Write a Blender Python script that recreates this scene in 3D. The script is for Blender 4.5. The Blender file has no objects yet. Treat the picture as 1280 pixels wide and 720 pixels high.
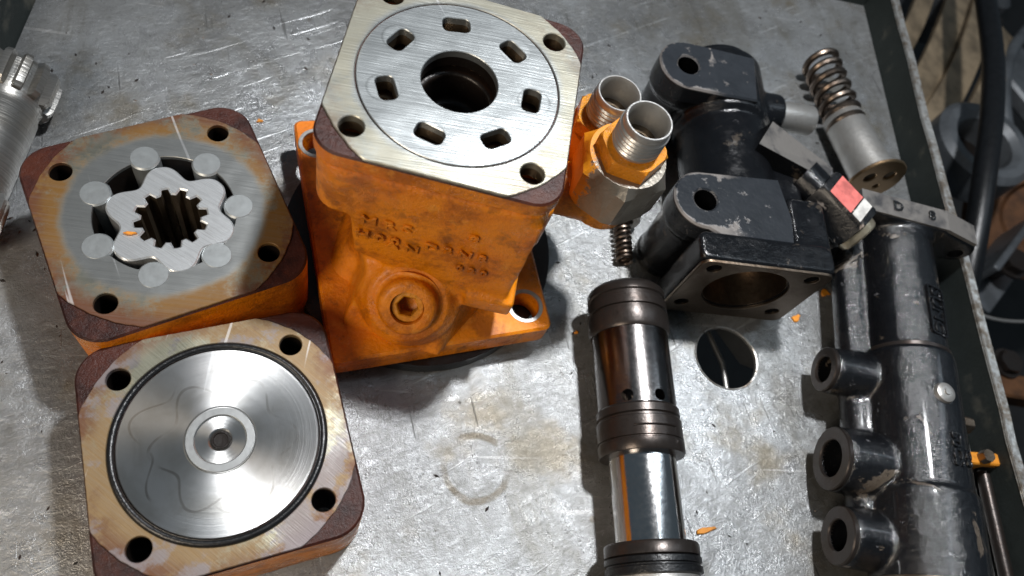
import bpy, bmesh, math, random
from math import sin, cos, pi, radians, atan2, sqrt, hypot
from mathutils import Vector, Matrix
from mathutils.geometry import tessellate_polygon

# ------------------------------------------------------------------ scale, camera, light
K = 0.0515                # metres per modelling unit (one unit = bolt-hole spacing of the motor plates)
FZ = -0.75                # tray floor in modelling units
sc = bpy.context.scene
col = sc.collection

cam_d = bpy.data.cameras.new('camera')
cam = bpy.data.objects.new('camera', cam_d)
col.objects.link(cam)
sc.camera = cam
PITCH, ROLL = .5095, .478
cp, sp, cr, sr = cos(PITCH), sin(PITCH), cos(ROLL), sin(ROLL)
_r, _f, _u = Vector((1, 0, 0)), Vector((0, sp, -cp)), Vector((0, cp, sp))
_R, _U = cr*_r + sr*_u, -sr*_r + cr*_u
M = Matrix((_R, _U, -_f)).transposed().to_4x4()
M.translation = Vector((0, 0, 4.612)) * K
cam.matrix_world = M
cam_d.sensor_width = 36.0
cam_d.lens = 36.0 * 955.0 / 1280.0
cam_d.clip_start = 0.01
cam_d.clip_end = 50.0
cam_d.dof.use_dof = True
cam_d.dof.focus_distance = 5.0 * K
cam_d.dof.aperture_fstop = 13.0

world = bpy.data.worlds.new('World')
sc.world = world
world.use_nodes = True
bg = world.node_tree.nodes['Background']
bg.inputs['Color'].default_value = (0.62, 0.82, 1.0, 1)
bg.inputs['Strength'].default_value = 0.08

def area(name, loc, target, watts, size, color, shape='DISK', size_y=None):
    d = bpy.data.lights.new(name, 'AREA')
    d.energy = watts
    d.shape = shape
    d.size = size * K
    if size_y:
        d.size_y = size_y * K
    d.color = color
    o = bpy.data.objects.new(name, d)
    col.objects.link(o)
    o.location = Vector(loc) * K
    v = Vector(target) - Vector(loc)
    o.rotation_euler = v.to_track_quat('-Z', 'Y').to_euler()
    return o

area('work_lamp', (.50, 5.9, 10.2), (.3, 3.0, -.5), 4.4, .80, (.97, .98, 1.0))
area('warm_front_fill', (-3.5, -6.0, 7.0), (0, 2.5, 0), 2.0, 4.5, (1.0, .85, .68))  # added warm fill from the front left, no window known there
area('cool_strip_fill', (7.0, 9.0, 14.0), (0, 3, 0), 0.70, 1.2, (.75, .88, 1.0), 'RECTANGLE', 14.0)  # added cool strip for the metal to reflect, an unseen helper lamp

vs = sc.view_settings
vs.view_transform = 'Standard'
vs.look = 'None'
vs.exposure = 0.0
vs.gamma = 1.0
vs.use_curve_mapping = False
sc.render.engine = 'CYCLES'
sc.cycles.use_denoising = True
sc.cycles.max_bounces = 8
sc.cycles.caustics_reflective = True
sc.cycles.sample_clamp_indirect = 6.0

rnd = random.Random(7)

# ------------------------------------------------------------------ node materials
class NT:
    def __init__(self, name):
        self.m = bpy.data.materials.new(name)
        self.m.use_nodes = True
        self.t = self.m.node_tree
        self.b = self.t.nodes['Principled BSDF']
        self.tc = self.t.nodes.new('ShaderNodeTexCoord')
        mp = self.t.nodes.new('ShaderNodeMapping')
        mp.inputs['Scale'].default_value = (1/K, 1/K, 1/K)
        self.t.links.new(self.tc.outputs['Object'], mp.inputs['Vector'])
        self.co = mp.outputs['Vector']
    def L(self, a, b):
        self.t.links.new(a, b)
    def N(self, kind, **kw):
        n = self.t.nodes.new(kind)
        for k, v in kw.items():
            setattr(n, k, v)
        return n
    def put(self, sock, v):
        if hasattr(v, 'is_output') or hasattr(v, 'links'):
            self.L(v, sock)
        else:
            sock.default_value = v
    def mapv(self, scale=(1, 1, 1), rot=(0, 0, 0), loc=(0, 0, 0)):
        a = self.N('ShaderNodeMapping')
        a.inputs['Rotation'].default_value = rot
        a.inputs['Location'].default_value = loc
        self.L(self.co, a.inputs['Vector'])
        n = self.N('ShaderNodeMapping')
        n.inputs['Scale'].default_value = scale
        self.L(a.outputs['Vector'], n.inputs['Vector'])
        return n.outputs['Vector']
    def noise(self, scale, detail=4, rough=.55, dist=0, vec=None):
        n = self.N('ShaderNodeTexNoise')
        n.inputs['Scale'].default_value = scale
        n.inputs['Detail'].default_value = detail
        n.inputs['Roughness'].default_value = rough
        n.inputs['Distortion'].default_value = dist
        self.L(vec or self.co, n.inputs['Vector'])
        return n.outputs['Fac']
    def voro(self, scale, feature='F1', vec=None):
        n = self.N('ShaderNodeTexVoronoi', feature=feature)
        n.inputs['Scale'].default_value = scale
        self.L(vec or self.co, n.inputs['Vector'])
        return n.outputs['Distance']
    def ramp(self, x, a, b, lo=0., hi=1.):
        n = self.N('ShaderNodeMapRange', interpolation_type='SMOOTHSTEP')
        self.put(n.inputs['Value'], x)
        n.inputs['From Min'].default_value = a
        n.inputs['From Max'].default_value = b
        n.inputs['To Min'].default_value = lo
        n.inputs['To Max'].default_value = hi
        return n.outputs['Result']
    def math(self, op, a, b=0., c=0.):
        n = self.N('ShaderNodeMath', operation=op)
        for i, v in enumerate((a, b, c)):
            if i < len(n.inputs):
                self.put(n.inputs[i], v)
        return n.outputs[0]
    def mix(self, f, a, b):
        n = self.N('ShaderNodeMix', data_type='RGBA')
        self.put(n.inputs[0], f)
        for s, v in ((n.inputs[6], a), (n.inputs[7], b)):
            if isinstance(v, tuple):
                v = (*v, 1)[:4]
            self.put(s, v)
        return n.outputs[2]
    def xyz(self, vec=None):
        n = self.N('ShaderNodeSeparateXYZ')
        self.L(vec or self.co, n.inputs[0])
        return n.outputs
    def radius(self, cx=0., cy=0.):
        s = self.xyz()
        a = self.math('SUBTRACT', s[0], cx)
        b = self.math('SUBTRACT', s[1], cy)
        return self.math('SQRT', self.math('ADD', self.math('MULTIPLY', a, a), self.math('MULTIPLY', b, b)))
    def bump(self, h, strength=.3, dist=.02, normal=None):
        n = self.N('ShaderNodeBump')
        n.inputs['Strength'].default_value = strength
        n.inputs['Distance'].default_value = dist * K
        self.put(n.inputs['Height'], h)
        if normal is not None:
            self.L(normal, n.inputs['Normal'])
        return n.outputs['Normal']
    def out(self, color=None, metal=None, rough=None, normal=None, **kw):
        for k, v in (('Base Color', color), ('Metallic', metal), ('Roughness', rough), ('Normal', normal)):
            if v is None:
                continue
            if isinstance(v, tuple):
                v = (*v, 1)[:4]
            self.put(self.b.inputs[k], v)
        for k, v in kw.items():
            self.put(self.b.inputs[k.replace('_', ' ')], v)
        return self.m

def mat_floor():
    n = NT('scratched_galvanised_sheet')
    big = n.noise(.8, 5, .6)
    mid = n.noise(4.0, 6, .7, .6)
    fine = n.noise(42, 4, .75)
    spang = n.noise(20, 6, .8, .5, n.mapv((1, .42, 1), (0, 0, .75)))
    c = n.mix(n.ramp(big, .32, .70), (.22, .225, .225), (.37, .385, .395))
    c = n.mix(n.ramp(mid, .46, .78, 0, .65), c, (.115, .112, .10))
    c = n.mix(n.ramp(spang, .52, .70, 0, .55), c, (.55, .57, .59))
    c = n.mix(n.ramp(spang, .46, .34, 0, .5), c, (.12, .12, .115))
    c = n.mix(n.ramp(n.noise(1.5, 4, .6, 0, n.mapv((1, 1, 1), (0, 0, 0), (5, 3, 0))), .52, .72, 0, .6), c, (.17, .135, .075))
    pit = n.ramp(n.noise(19, 3, .6, 0, n.mapv((1, 1, 1), (0, 0, .4), (9, 1, 0))), .71, .76)
    c = n.mix(n.math('MULTIPLY', pit, .75), c, (.03, .026, .022))
    s1 = n.ramp(n.noise(9, 2, .5, 0, n.mapv((.12, 2.2, 1), (0, 0, -1.0))), .67, .73)
    s2 = n.ramp(n.noise(9, 2, .5, 0, n.mapv((.12, 2.6, 1), (0, 0, .9))), .70, .74)
    s3 = n.ramp(n.noise(6, 2, .5, 0, n.mapv((.12, 2.6, 1), (0, 0, -.45))), .69, .73)
    c = n.mix(n.math('MULTIPLY', s1, .35), c, (.72, .74, .75))
    c = n.mix(n.math('MULTIPLY', s2, .6), c, (.06, .058, .055))
    c = n.mix(n.math('MULTIPLY', s3, .28), c, (.66, .66, .66))
    wipe = n.ramp(n.noise(1.1, 6, .65, .8, n.mapv((1, .45, 1), (0, 0, -.7), (2, 6, 0))), .50, .66, 0, .5)
    c = n.mix(wipe, c, (.135, .125, .10))
    drop = n.ramp(n.voro(2.6, 'F1', n.mapv((1, 1, 1), (0, 0, 0), (1.3, 2.2, 0))), .10, .075)
    c = n.mix(n.math('MULTIPLY', drop, n.ramp(n.noise(2.0, 2), .50, .56, 0, .55)), c, (.10, .075, .045))
    # dried ring left by a part
    r = n.math('ADD', n.radius(.365, 1.56), n.math('MULTIPLY', n.math('SUBTRACT', n.noise(5, 3), .5), .05))
    ring = n.math('MULTIPLY', n.ramp(n.math('ABSOLUTE', n.math('SUBTRACT', r, .235)), .012, .036, 1, 0), n.ramp(n.noise(3.2, 3), .34, .58))
    c = n.mix(n.math('MULTIPLY', ring, .75), c, (.085, .065, .035))
    ro = n.math('ADD', n.ramp(mid, .3, .75, .23, .40), n.math('MULTIPLY', pit, .25))
    hgt = n.math('ADD', n.math('MULTIPLY', spang, 1.0), n.math('MULTIPLY', fine, .8))
    hgt = n.math('SUBTRACT', hgt, n.math('MULTIPLY', pit, .6))
    hgt = n.math('ADD', hgt, n.math('MULTIPLY', n.math('SUBTRACT', s1, s2), .35))
    nb = n.bump(n.noise(1.3, 2), .22, .06)
    return n.out(c, .64, ro, n.bump(hgt, .38, .017, nb))

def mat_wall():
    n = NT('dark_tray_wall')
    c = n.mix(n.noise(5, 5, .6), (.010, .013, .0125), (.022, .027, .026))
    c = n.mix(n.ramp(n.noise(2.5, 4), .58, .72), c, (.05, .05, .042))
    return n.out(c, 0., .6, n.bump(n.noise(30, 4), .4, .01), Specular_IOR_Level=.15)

def mat_rim():
    n = NT('worn_bare_rim')
    c = n.mix(n.ramp(n.noise(9, 5, .7), .4, .65), (.62, .62, .60), (.30, .25, .20))
    return n.out(c, .85, .38, n.bump(n.noise(14, 4), .6, .02))

def mat_machined(name, base=(.56, .565, .55), r_in=.62, stain=.8, tint=(.20, .11, .03), ang=.5, rough=.27, seed=1., purple=0., rolls=False):
    n = NT(name)
    r = n.radius()
    grain = n.noise(24, 6, .8)
    warp = n.math('ADD', r, n.math('MULTIPLY', n.math('SUBTRACT', n.noise(2.2, 5, .6), .5), .10))
    edge = n.ramp(warp, r_in - .02, r_in + .05)
    outer = n.ramp(n.math('ADD', r, n.math('MULTIPLY', n.math('SUBTRACT', n.noise(3.0, 6, .7), .5), .22)), .64, .80)
    def nz(sc_, k, det=7, ro_=.68):
        return n.noise(sc_, det, ro_, 0, n.mapv((1, 1, 1), (0, 0, 0), (seed*3.1 + k, seed*5.7 + k*2, 0)))
    blot = nz(4.5, 1)
    c = n.mix(n.ramp(blot, .38, .70, 0, .45), base, tuple(x*.60 for x in base))
    c = n.mix(n.math('MULTIPLY', edge, .55*min(1, stain + .15)), c, tuple(x*y for x, y in zip(base, (.78, .72, .48))))
    s1 = n.math('MULTIPLY', edge, n.ramp(n.math('ADD', nz(1.3, 3), n.math('MULTIPLY', n.math('SUBTRACT', grain, .5), .25)),   .38, .53, 0, stain))
    c = n.mix(s1, c, tint)
    s2 = n.math('MULTIPLY', outer, n.ramp(n.math('ADD', nz(1.7, 6), n.math('MULTIPLY', n.math('SUBTRACT', grain, .5), .3)), .41, .53, 0, stain))
    c = n.mix(s2, c, (.11, .040, .016))
    if purple:
        pu = n.math('MULTIPLY', edge, n.ramp(nz(2.0, 9), .49, .56, 0, .75))
        c = n.mix(pu, c, (.20, .185, .20))
    br = n.noise(26, 3, .6, 0, n.mapv((.05, 3, 1), (0, 0, ang)))
    br2 = n.noise(40, 2, .6, 0, n.mapv((.04, 3, 1), (0, 0, ang + .13)))
    c = n.mix(n.ramp(br, .35, .70, 0, .16), c, tuple(x*.55 for x in base))
    sc_ = n.ramp(n.noise(6, 2, .5, 0, n.mapv((.10, 3, 1), (0, 0, ang + 1.1))), .70, .745)
    c = n.mix(n.math('MULTIPLY', sc_, .4), c, (.70, .71, .72))
    if rolls:       # faint discs polished by the rollers
        s_ = n.xyz()
        th = n.math('ADD', n.math('ARCTAN2', s_[1], s_[0]), 20*pi/7 - radians(77))
        fold = n.math('SUBTRACT', n.math('MODULO', th, 2*pi/7), pi/7)
        dd = n.math('SQRT', n.math('ADD', n.math('ADD', n.math('MULTIPLY', r, r), .44*.44), n.math('MULTIPLY', n.math('MULTIPLY', r, n.math('COSINE', fold)), -.88)))
        rim = n.math('MULTIPLY', n.ramp(n.math('ABSOLUTE', n.math('SUBTRACT', dd, .092)), .004, .012, 1, 0), n.ramp(nz(3.0, 12), .42, .56))
        c = n.mix(n.math('MULTIPLY', rim, .5), c, tuple(x*.45 for x in base))
        c = n.mix(n.ramp(dd, .085, .095, .35, 0), c, tuple(min(1, x*1.35) for x in base))
    st = n.math('MAXIMUM', s1, s2)
    ro = n.math('ADD', n.math('MULTIPLY', br, .16), n.math('ADD', rough, n.math('ADD', n.math('MULTIPLY', st, .15), n.math('MULTIPLY', blot, .12))))
    h = n.math('ADD', n.math('MULTIPLY', br, .5), n.math('MULTIPLY', br2, .35))
    nb = n.bump(n.noise(2.4, 2), .25, .05)
    met = n.math('SUBTRACT', .85, n.math('MULTIPLY', st, .55))
    return n.out(c, met, ro, n.bump(h, .35, .006, nb))

def mat_turned():
    n = NT('turned_mirror_steel')
    c0 = n.mix(n.ramp(n.noise(3.2, 4, .6, .5), .4, .7, 0, .5), (.70, .70, .69), (.42, .40, .35))
    s = n.xyz()
    def wear(cx, cy, ph, amp, r0, w):
        a = n.math('SUBTRACT', s[0], cx)
        b = n.math('SUBTRACT', s[1], cy)
        rr = n.math('SQRT', n.math('ADD', n.math('MULTIPLY', a, a), n.math('MULTIPLY', b, b)))
        th = n.math('ARCTAN2', b, a)
        w_ = n.math('MULTIPLY_ADD', n.math('COSINE', n.math('MULTIPLY_ADD', th, 6.0, ph)), amp, r0)
        return n.ramp(n.math('ABSOLUTE', n.math('SUBTRACT', rr, w_)), w*.4, w, 1, 0)
    gate = n.ramp(n.noise(3.0, 3), .42, .55)
    w1 = n.math('MULTIPLY', wear(.02, -.03, .6, .055, .36, .012), gate)
    w2 = n.math('MULTIPLY', wear(-.03, .03, 2.4, .065, .41, .010), n.ramp(n.noise(2.6, 3, .5, 0, n.mapv((1, 1, 1), (0, 0, 0), (4, 4, 0))), .48, .6))
    ww = n.math('MAXIMUM', w1, w2)
    c = n.mix(n.math('MULTIPLY', ww, .6), c0, (.11, .10, .09))
    sc_ = n.ramp(n.noise(6, 2, .5, 0, n.mapv((.12, 3, 1), (0, 0, 1.9))), .70, .75)
    c = n.mix(n.math('MULTIPLY', sc_, .5), c, (.95, .95, .95))
    rr = n.radius()
    cmb = n.N('ShaderNodeCombineXYZ')
    n.L(rr, cmb.inputs[0])
    cvec = cmb.outputs[0]
    tn = n.N('ShaderNodeTangent', direction_type='RADIAL', axis='Z')
    m = n.out(c, .97, n.math('ADD', .28, n.math('MULTIPLY', ww, .05)), n.bump(n.noise(220, 2, .6, 0, cvec), .10, .004, n.bump(n.noise(2.5, 2), .05, .03)))
    n.b.inputs['Anisotropic'].default_value = .80
    n.L(tn.outputs[0], n.b.inputs['Tangent'])
    return m

def mat_paint(name, base=(.76, .235, .004), dark=(.20, .045, .003), dirt=.60, red=.40):
    n = NT(name)
    grain = n.noise(30, 6, .8)
    def nz(sc_, k, det=8, ro_=.7):
        return n.math('ADD', n.noise(sc_, det, ro_, 0, n.mapv((1, 1, 1), (0, 0, 0), (k, k*1.7, k*.6))), n.math('MULTIPLY', n.math('SUBTRACT', grain, .5), .18))
    c = n.mix(n.ramp(nz(1.5, 1), .40, .60, 0, red), base, (.50, .080, .003))
    c = n.mix(n.ramp(nz(2.6, 4), .44, .62, 0, dirt), c, dark)
    c = n.mix(n.ramp(nz(5.5, 7), .54, .66, 0, .42), c, (.06, .024, .008))
    c = n.mix(n.ramp(nz(4.0, 9), .57, .64, 0, .5), c, (.78, .31, .035))
    ro = n.ramp(nz(4, 2), .38, .62, .20, .58)
    h = n.math('ADD', n.noise(34, 5, .7), n.math('MULTIPLY', n.noise(6, 4), .9))
    return n.out(c, 0., ro, n.bump(h, .6, .020), Coat_Weight=.12, Coat_Roughness=.2, Specular_IOR_Level=.4)

def mat_maroon():
    n = NT('oily_maroon_primer')
    c = n.mix(n.ramp(n.noise(3.5, 7, .7), .35, .62), (.016, .0045, .0035), (.050, .013, .008))
    c = n.mix(n.ramp(n.noise(2.6, 7, .7, 0, n.mapv((1, 1, 1), (0, 0, 0), (4, 2, 1))), .55, .64, 0, .3), c, (.08, .02, .006))
    c = n.mix(n.ramp(n.noise(30, 3, .7), .62, .72, 0, .6), c, (.085, .045, .042))
    return n.out(c, 0., .42, n.bump(n.noise(36, 5, .7), .45, .014), Specular_IOR_Level=.3)

def mat_black(name='black_gloss_paint_on_cast_iron', wear=.45, tan=(.30, .24, .18), gloss=.24, rough_h=.02, bs=.3, spec=.42):
    n = NT(name)
    c = n.mix(n.noise(6, 4), (.0025, .0028, .0034), (.007, .0075, .009))
    pol = n.noise(3.4, 5, .65, .7)
    w = n.ramp(pol, .60, .66, 0, wear)
    c = n.mix(w, c, tan)
    w2 = n.ramp(n.noise(13, 4, .7), .66, .72, 0, wear)
    c = n.mix(w2, c, (.22, .22, .23))
    ro = n.math('ADD', n.ramp(n.noise(8, 3), .35, .7, gloss-.05, gloss+.10), n.math('MULTIPLY', w, .3))
    h = n.math('ADD', n.noise(27, 5, .7, .2), n.math('MULTIPLY', n.noise(6, 2), .8))
    return n.out(c, 0., ro, n.bump(h, bs, rough_h), Specular_IOR_Level=spec, Coat_Weight=spec - .3, Coat_Roughness=.09)

def mat_steel(name, base=(.55, .55, .54), rough=.28, dirt=.3, tint=(.16, .10, .05), ang=0., stretch=True, metal=1., bump=.3):
    n = NT(name)
    c = n.mix(n.ramp(n.noise(4.5, 5, .6, .4), .45, .72, 0, dirt), base, tint)
    c = n.mix(n.ramp(n.noise(18, 3, .7), .62, .75, 0, dirt), c, tuple(x*.35 for x in base))
    br = n.noise(30, 3, .6, 0, n.mapv((3, .08, .08) if stretch else (1, 1, 1), (0, 0, ang)))
    if stretch:
        c = n.mix(n.ramp(br, .38, .66, 0, .45), c, tuple(x*.5 for x in base))
    ro = n.math('ADD', rough-.06, n.math('MULTIPLY', br, .14))
    return n.out(c, metal, ro, n.bump(br, bump, .008))

def mat_plain(name, base, rough=.5, metal=0., var=.35, scale=8, bump=.3):
    n = NT(name)
    c = n.mix(n.ramp(n.noise(scale, 4, .6), .35, .7), base, tuple(x*(1-var) for x in base))
    return n.out(c, metal, rough, n.bump(n.noise(scale*4, 3), bump, .01))

MT = {}
MT['floor'] = mat_floor()
MT['wall'] = mat_wall()
MT['rim'] = mat_rim()
MT['face_gerotor'] = mat_machined('ground_steel_brown_stained_rim', (.29, .30, .295), .59, 1.0, (.17, .085, .018), .5, .26, 1.)
MT['face_cover'] = mat_machined('ground_steel_oily_rim', (.37, .38, .345), .52, .9, (.20, .12, .045), .9, .24, 2.3, 1.)
MT['face_port'] = mat_machined('ground_steel_port_face', (.40, .425, .43), .59, .40, (.27, .22, .11), -.15, .20, 4.1, 0., True)
MT['turned'] = mat_turned()
MT['rotor'] = mat_steel('brushed_rotor_steel', (.72, .745, .76), .32, .12, (.3, .28, .25), -.2, True, .75, .5)
MT['roller'] = mat_steel('ground_roller_steel', (.36, .385, .39), .40, .3, (.2, .2, .2), .3, False, .7, .08)
MT['paint'] = mat_paint('orange_oily_paint')
MT['paint_bright'] = mat_paint('yellow_orange_paint', (.68, .27, .010), (.20, .07, .008), .7, .25)
MT['maroon'] = mat_maroon()
MT['black'] = mat_black(wear=.14, gloss=.16, bs=.26)
MT['black_worn'] = mat_black('black_paint_worn_on_top', .7, (.36, .30, .25), .30)
MT['black_block'] = mat_black('black_paint_rough_casting', .40, (.20, .16, .12), .15, .024, .42, 0.6)
def mat_boss(seed, s0, s1, amt):
    n = NT('black_boss_paint_worn_at_the_edge')
    c = n.mix(n.noise(6, 4), (.010, .012, .015), (.030, .034, .040))
    s_ = n.xyz()
    xm = n.math('MINIMUM', s_[0], 0.)
    wob = n.math('MULTIPLY', n.math('SUBTRACT', n.noise(5, 7, .75, 0, n.mapv((1, 1, 1), (0, 0, 0), (seed, seed, 0))), .5), .16)
    rr = n.math('ADD', n.math('SQRT', n.math('ADD', n.math('MULTIPLY', xm, xm), n.math('MULTIPLY', s_[1], s_[1]))), wob)
    w = n.math('MULTIPLY', n.ramp(rr, .232, .246), n.math('MULTIPLY', n.ramp(s_[0], .34, .10), n.ramp(s_[2], .880, .902)))
    w = n.math('MAXIMUM', w, n.ramp(n.math('ADD', n.radius(), wob), .104, .092, 0, .5))
    sx = n.math('ADD', s_[0], n.math('MULTIPLY', wob, 1.6))
    st = n.math('MULTIPLY', n.ramp(sx, s0, s0 + .015), n.ramp(sx, s1 + .015, s1))
    w = n.math('MAXIMUM', w, n.math('MULTIPLY', st, n.ramp(n.noise(3.5, 6, .7, 0, n.mapv((1, 1, 1), (0, 0, 0), (seed*2, 3, 0))), .47 - amt, .55 - amt)))
    w = n.math('MAXIMUM', w, n.ramp(n.noise(7, 6, .7, 0, n.mapv((1, 1, 1), (0, 0, 0), (3, 1, 0))), .63, .68, 0, .5))
    c = n.mix(n.math('MULTIPLY', w, .75), c, (.20, .18, .165))
    return n.out(c, 0., n.math('MULTIPLY_ADD', w, .2, .25), n.bump(n.math('SUBTRACT', n.noise(25, 3), n.math('MULTIPLY', w, .8)), .3, .012))
def mat_nut():
    n = NT('bare_hexagon_with_orange_paint_remains')
    s_ = n.xyz()
    v = n.math('ADD', n.math('ADD', s_[0], n.math('MULTIPLY', s_[1], -.25)), n.math('MULTIPLY', n.math('SUBTRACT', n.noise(4, 8, .7), .5), .9))
    m = n.ramp(v, .95, .91)
    c = n.mix(n.noise(9, 6, .7), (.36, .335, .29), (.20, .18, .15))
    c = n.mix(m, c, (.62, .23, .008))
    return n.out(c, n.math('MULTIPLY_ADD', m, -.8, .8), n.math('MULTIPLY_ADD', m, .12, .36), n.bump(n.math('ADD', m, n.noise(30, 4)), .3, .012))
MT['nut'] = mat_nut()
MT['whitish'] = mat_plain('scuffed_white_mark', (.62, .61, .58), .45, 0., .35, 14)
MT['hub'] = mat_steel('satin_hub_ring', (.30, .31, .31), .42, .2, (.3, .3, .28), 0, False, .8, .1)
MT['brassy'] = mat_steel('pale_brassy_plating', (.52, .46, .34), .32, .4, (.12, .09, .05), 0, False, .85)
MT['boss_a'] = mat_boss(1.7, .13, .24, .03)
MT['boss_b'] = mat_boss(5.2, .19, .22, .0)
MT['worn_or_sheen_grey'] = mat_steel('grey_wear_and_painted_sheen', (.145, .137, .128), .42, .9, (.03, .031, .035), 0, False, .15, .5)  # wear on the flange edge, painted reflected light on the side block
MT['brownmetal'] = mat_steel('oily_brown_machined_iron', (.21, .165, .125), .36, .5, (.09, .05, .025), .4, False)
MT['bright'] = mat_steel('bright_turned_steel', (.46, .46, .45), .32, .2, (.3, .27, .22), 0, False, .72)
MT['chrome'] = mat_steel('polished_rod_steel', (.72, .71, .70), .13, .1, (.4, .3, .2), 0, False, 1., .05)
MT['darksteel'] = mat_steel('dark_oiled_sleeve_steel', (.20, .19, .185), .20, .3, (.07, .04, .03), 0, False, 1., .12)
MT['darkband'] = mat_steel('dirty_dark_land_steel', (.055, .047, .043), .30, .5, (.050, .030, .02), 0, False, .75, .16)
MT['shaft'] = mat_steel('brushed_shaft_steel', (.31, .305, .29), .30, .35, (.22, .19, .14), 1.2, True, .85, .35)
MT['spring'] = mat_steel('bronze_tinted_spring_wire', (.17, .135, .11), .33, .3, (.08, .05, .03), 0, False)
MT['dull'] = mat_steel('dull_bead_blasted_steel', (.44, .43, .41), .40, .25, (.22, .18, .13), 0, False, .8)
MT['tan_end'] = mat_steel('tan_oxidised_end_face', (.42, .28, .16), .34, .3, (.2, .12, .05), 0, False)
MT['rubber'] = mat_plain('black_rubber', (.006, .0065, .0075), .33, 0., .4, 14)
MT['red_tape'] = mat_plain('worn_red_paint_mark', (.66, .16, .14), .5, 0., .45, 9)
MT['dark_bg'] = mat_plain('dark_depth_ground', (.018, .018, .018), .6, 0., .5, 1.5)
MT['tan_plastic'] = mat_plain('tan_cast_guard', (.28, .215, .14), .45, 0., .55, 2.6)
MT['grey_part'] = mat_plain('grey_blue_cast_part', (.11, .12, .13), .42, .2, .4, 2.5)
MT['rust'] = mat_plain('rusty_iron', (.13, .055, .02), .7, .2, .6, 4)
MT['chip'] = mat_plain('orange_paint_flake', (.70, .26, .02), .5, 0., .3, 20)
MT['oilwall'] = mat_steel('oily_brown_spline_wall', (.17, .13, .09), .32, .4, (.05, .035, .02), 0, False, .8)
MT['deep'] = mat_plain('shade_dark_bore', (.014, .010, .008), .35, .3, .4, 6)  # dark colour puts the shade inside holes, bores and slots into the material

# ------------------------------------------------------------------ geometry helpers
class G:
    def __init__(self, v=None, f=None):
        self.v = v or []
        self.f = f or []
    def xf(self, m):
        return G([m @ Vector(p) for p in self.v], self.f)
    def at(self, x=0, y=0, z=0):
        return self.xf(Matrix.Translation((x, y, z)))
    def rot(self, axis, a):
        return self.xf(Matrix.Rotation(a, 4, axis))
    def __add__(self, o):
        k = len(self.v)
        return G(list(self.v) + list(o.v), list(self.f) + [tuple(i + k for i in q) for q in o.f])

def aim(p, q):
    """matrix that puts local +Z along p->q with the origin at p"""
    p, q = Vector(p), Vector(q)
    m = (q - p).to_track_quat('Z', 'Y').to_matrix().to_4x4()
    m.translation = p
    return m

def circ(r, n=48, cx=0., cy=0., a0=0.):
    return [(cx + r*cos(a0 + 2*pi*i/n), cy + r*sin(a0 + 2*pi*i/n)) for i in range(n)]

def rrect(hw, hh, rad, n=6, cx=0., cy=0., rot=0.):
    pts = []
    for sx, sy, a in ((1, 1, 0), (-1, 1, pi/2), (-1, -1, pi), (1, -1, 3*pi/2)):
        for i in range(n + 1):
            t = a + pi/2*i/n
            pts.append((sx*(hw - rad) + rad*cos(t), sy*(hh - rad) + rad*sin(t)))
    c, s = cos(rot), sin(rot)
    return [(cx + c*x - s*y, cy + s*x + c*y) for x, y in pts]

def offset(loop, d):
    n = len(loop)
    out = []
    for i in range(n):
        ax, ay = loop[i-1]
        bx, by = loop[i]
        cx, cy = loop[(i+1) % n]
        n1 = Vector((by - ay, -(bx - ax)))
        n2 = Vector((cy - by, -(cx - bx)))
        if n1.length > 0: n1.normalize()
        if n2.length > 0: n2.normalize()
        m = n1 + n2
        if m.length < 1e-6:
            m = n1
        m.normalize()
        k = max(.5, m.dot(n1))
        out.append((bx + m.x*d/k, by + m.y*d/k))
    return out

def prism(outer, holes=(), z0=0., z1=1., ch=0., ch0=0., hole_ch=None):
    loops = [list(outer)] + [list(h) for h in holes]
    hc = ch if hole_ch is None else hole_ch
    g = G()
    tops, bots = [], []
    for k, lp in enumerate(loops):
        sgn = -1 if k == 0 else 1
        c1 = ch if k == 0 else hc
        rings = []
        if ch0:
            rings += [(offset(lp, sgn*ch0), z0), (lp, z0 + ch0)]
        else:
            rings += [(lp, z0)]
        if c1:
            rings += [(lp, z1 - c1), (offset(lp, sgn*c1), z1)]
        else:
            rings += [(lp, z1)]
        base = len(g.v)
        m = len(lp)
        for ring, z in rings:
            g.v += [Vector((x, y, z)) for x, y in ring]
        for r in range(len(rings) - 1):
            for i in range(m):
                j = (i + 1) % m
                g.f.append((base + r*m + i, base + r*m + j, base + (r+1)*m + j, base + (r+1)*m + i))
        bots.append([base + i for i in range(m)])
        tops.append([base + (len(rings)-1)*m + i for i in range(m)])
    for lst in (tops, bots):
        flat = [i for lp in lst for i in lp]
        if len(lst) == 1:
            g.f.append(tuple(flat))
        else:
            for t in tessellate_polygon([[g.v[i] for i in lp] for lp in lst]):
                g.f.append(tuple(flat[i] for i in t))
    return g

def lathe(prof, n=48, closed=False):
    g = G()
    idx = []
    for r, z in prof:
        if r < 1e-6:
            idx.append([len(g.v)])
            g.v.append(Vector((0, 0, z)))
        else:
            idx.append(list(range(len(g.v), len(g.v) + n)))
            g.v += [Vector((r*cos(2*pi*i/n), r*sin(2*pi*i/n), z)) for i in range(n)]
    m = len(prof)
    for k in range(m if closed else m - 1):
        a, b = idx[k], idx[(k+1) % m]
        for i in range(n):
            j = (i + 1) % n
            if len(a) == 1 and len(b) == 1:
                continue
            if len(a) == 1:
                g.f.append((a[0], b[j], b[i]))
            elif len(b) == 1:
                g.f.append((a[i], a[j], b[0]))
            else:
                g.f.append((a[i], a[j], b[j], b[i]))
    if not closed:
        for end in (idx[0], idx[-1]):
            if len(end) > 1:
                g.f.append(tuple(end))
    return g

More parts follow.
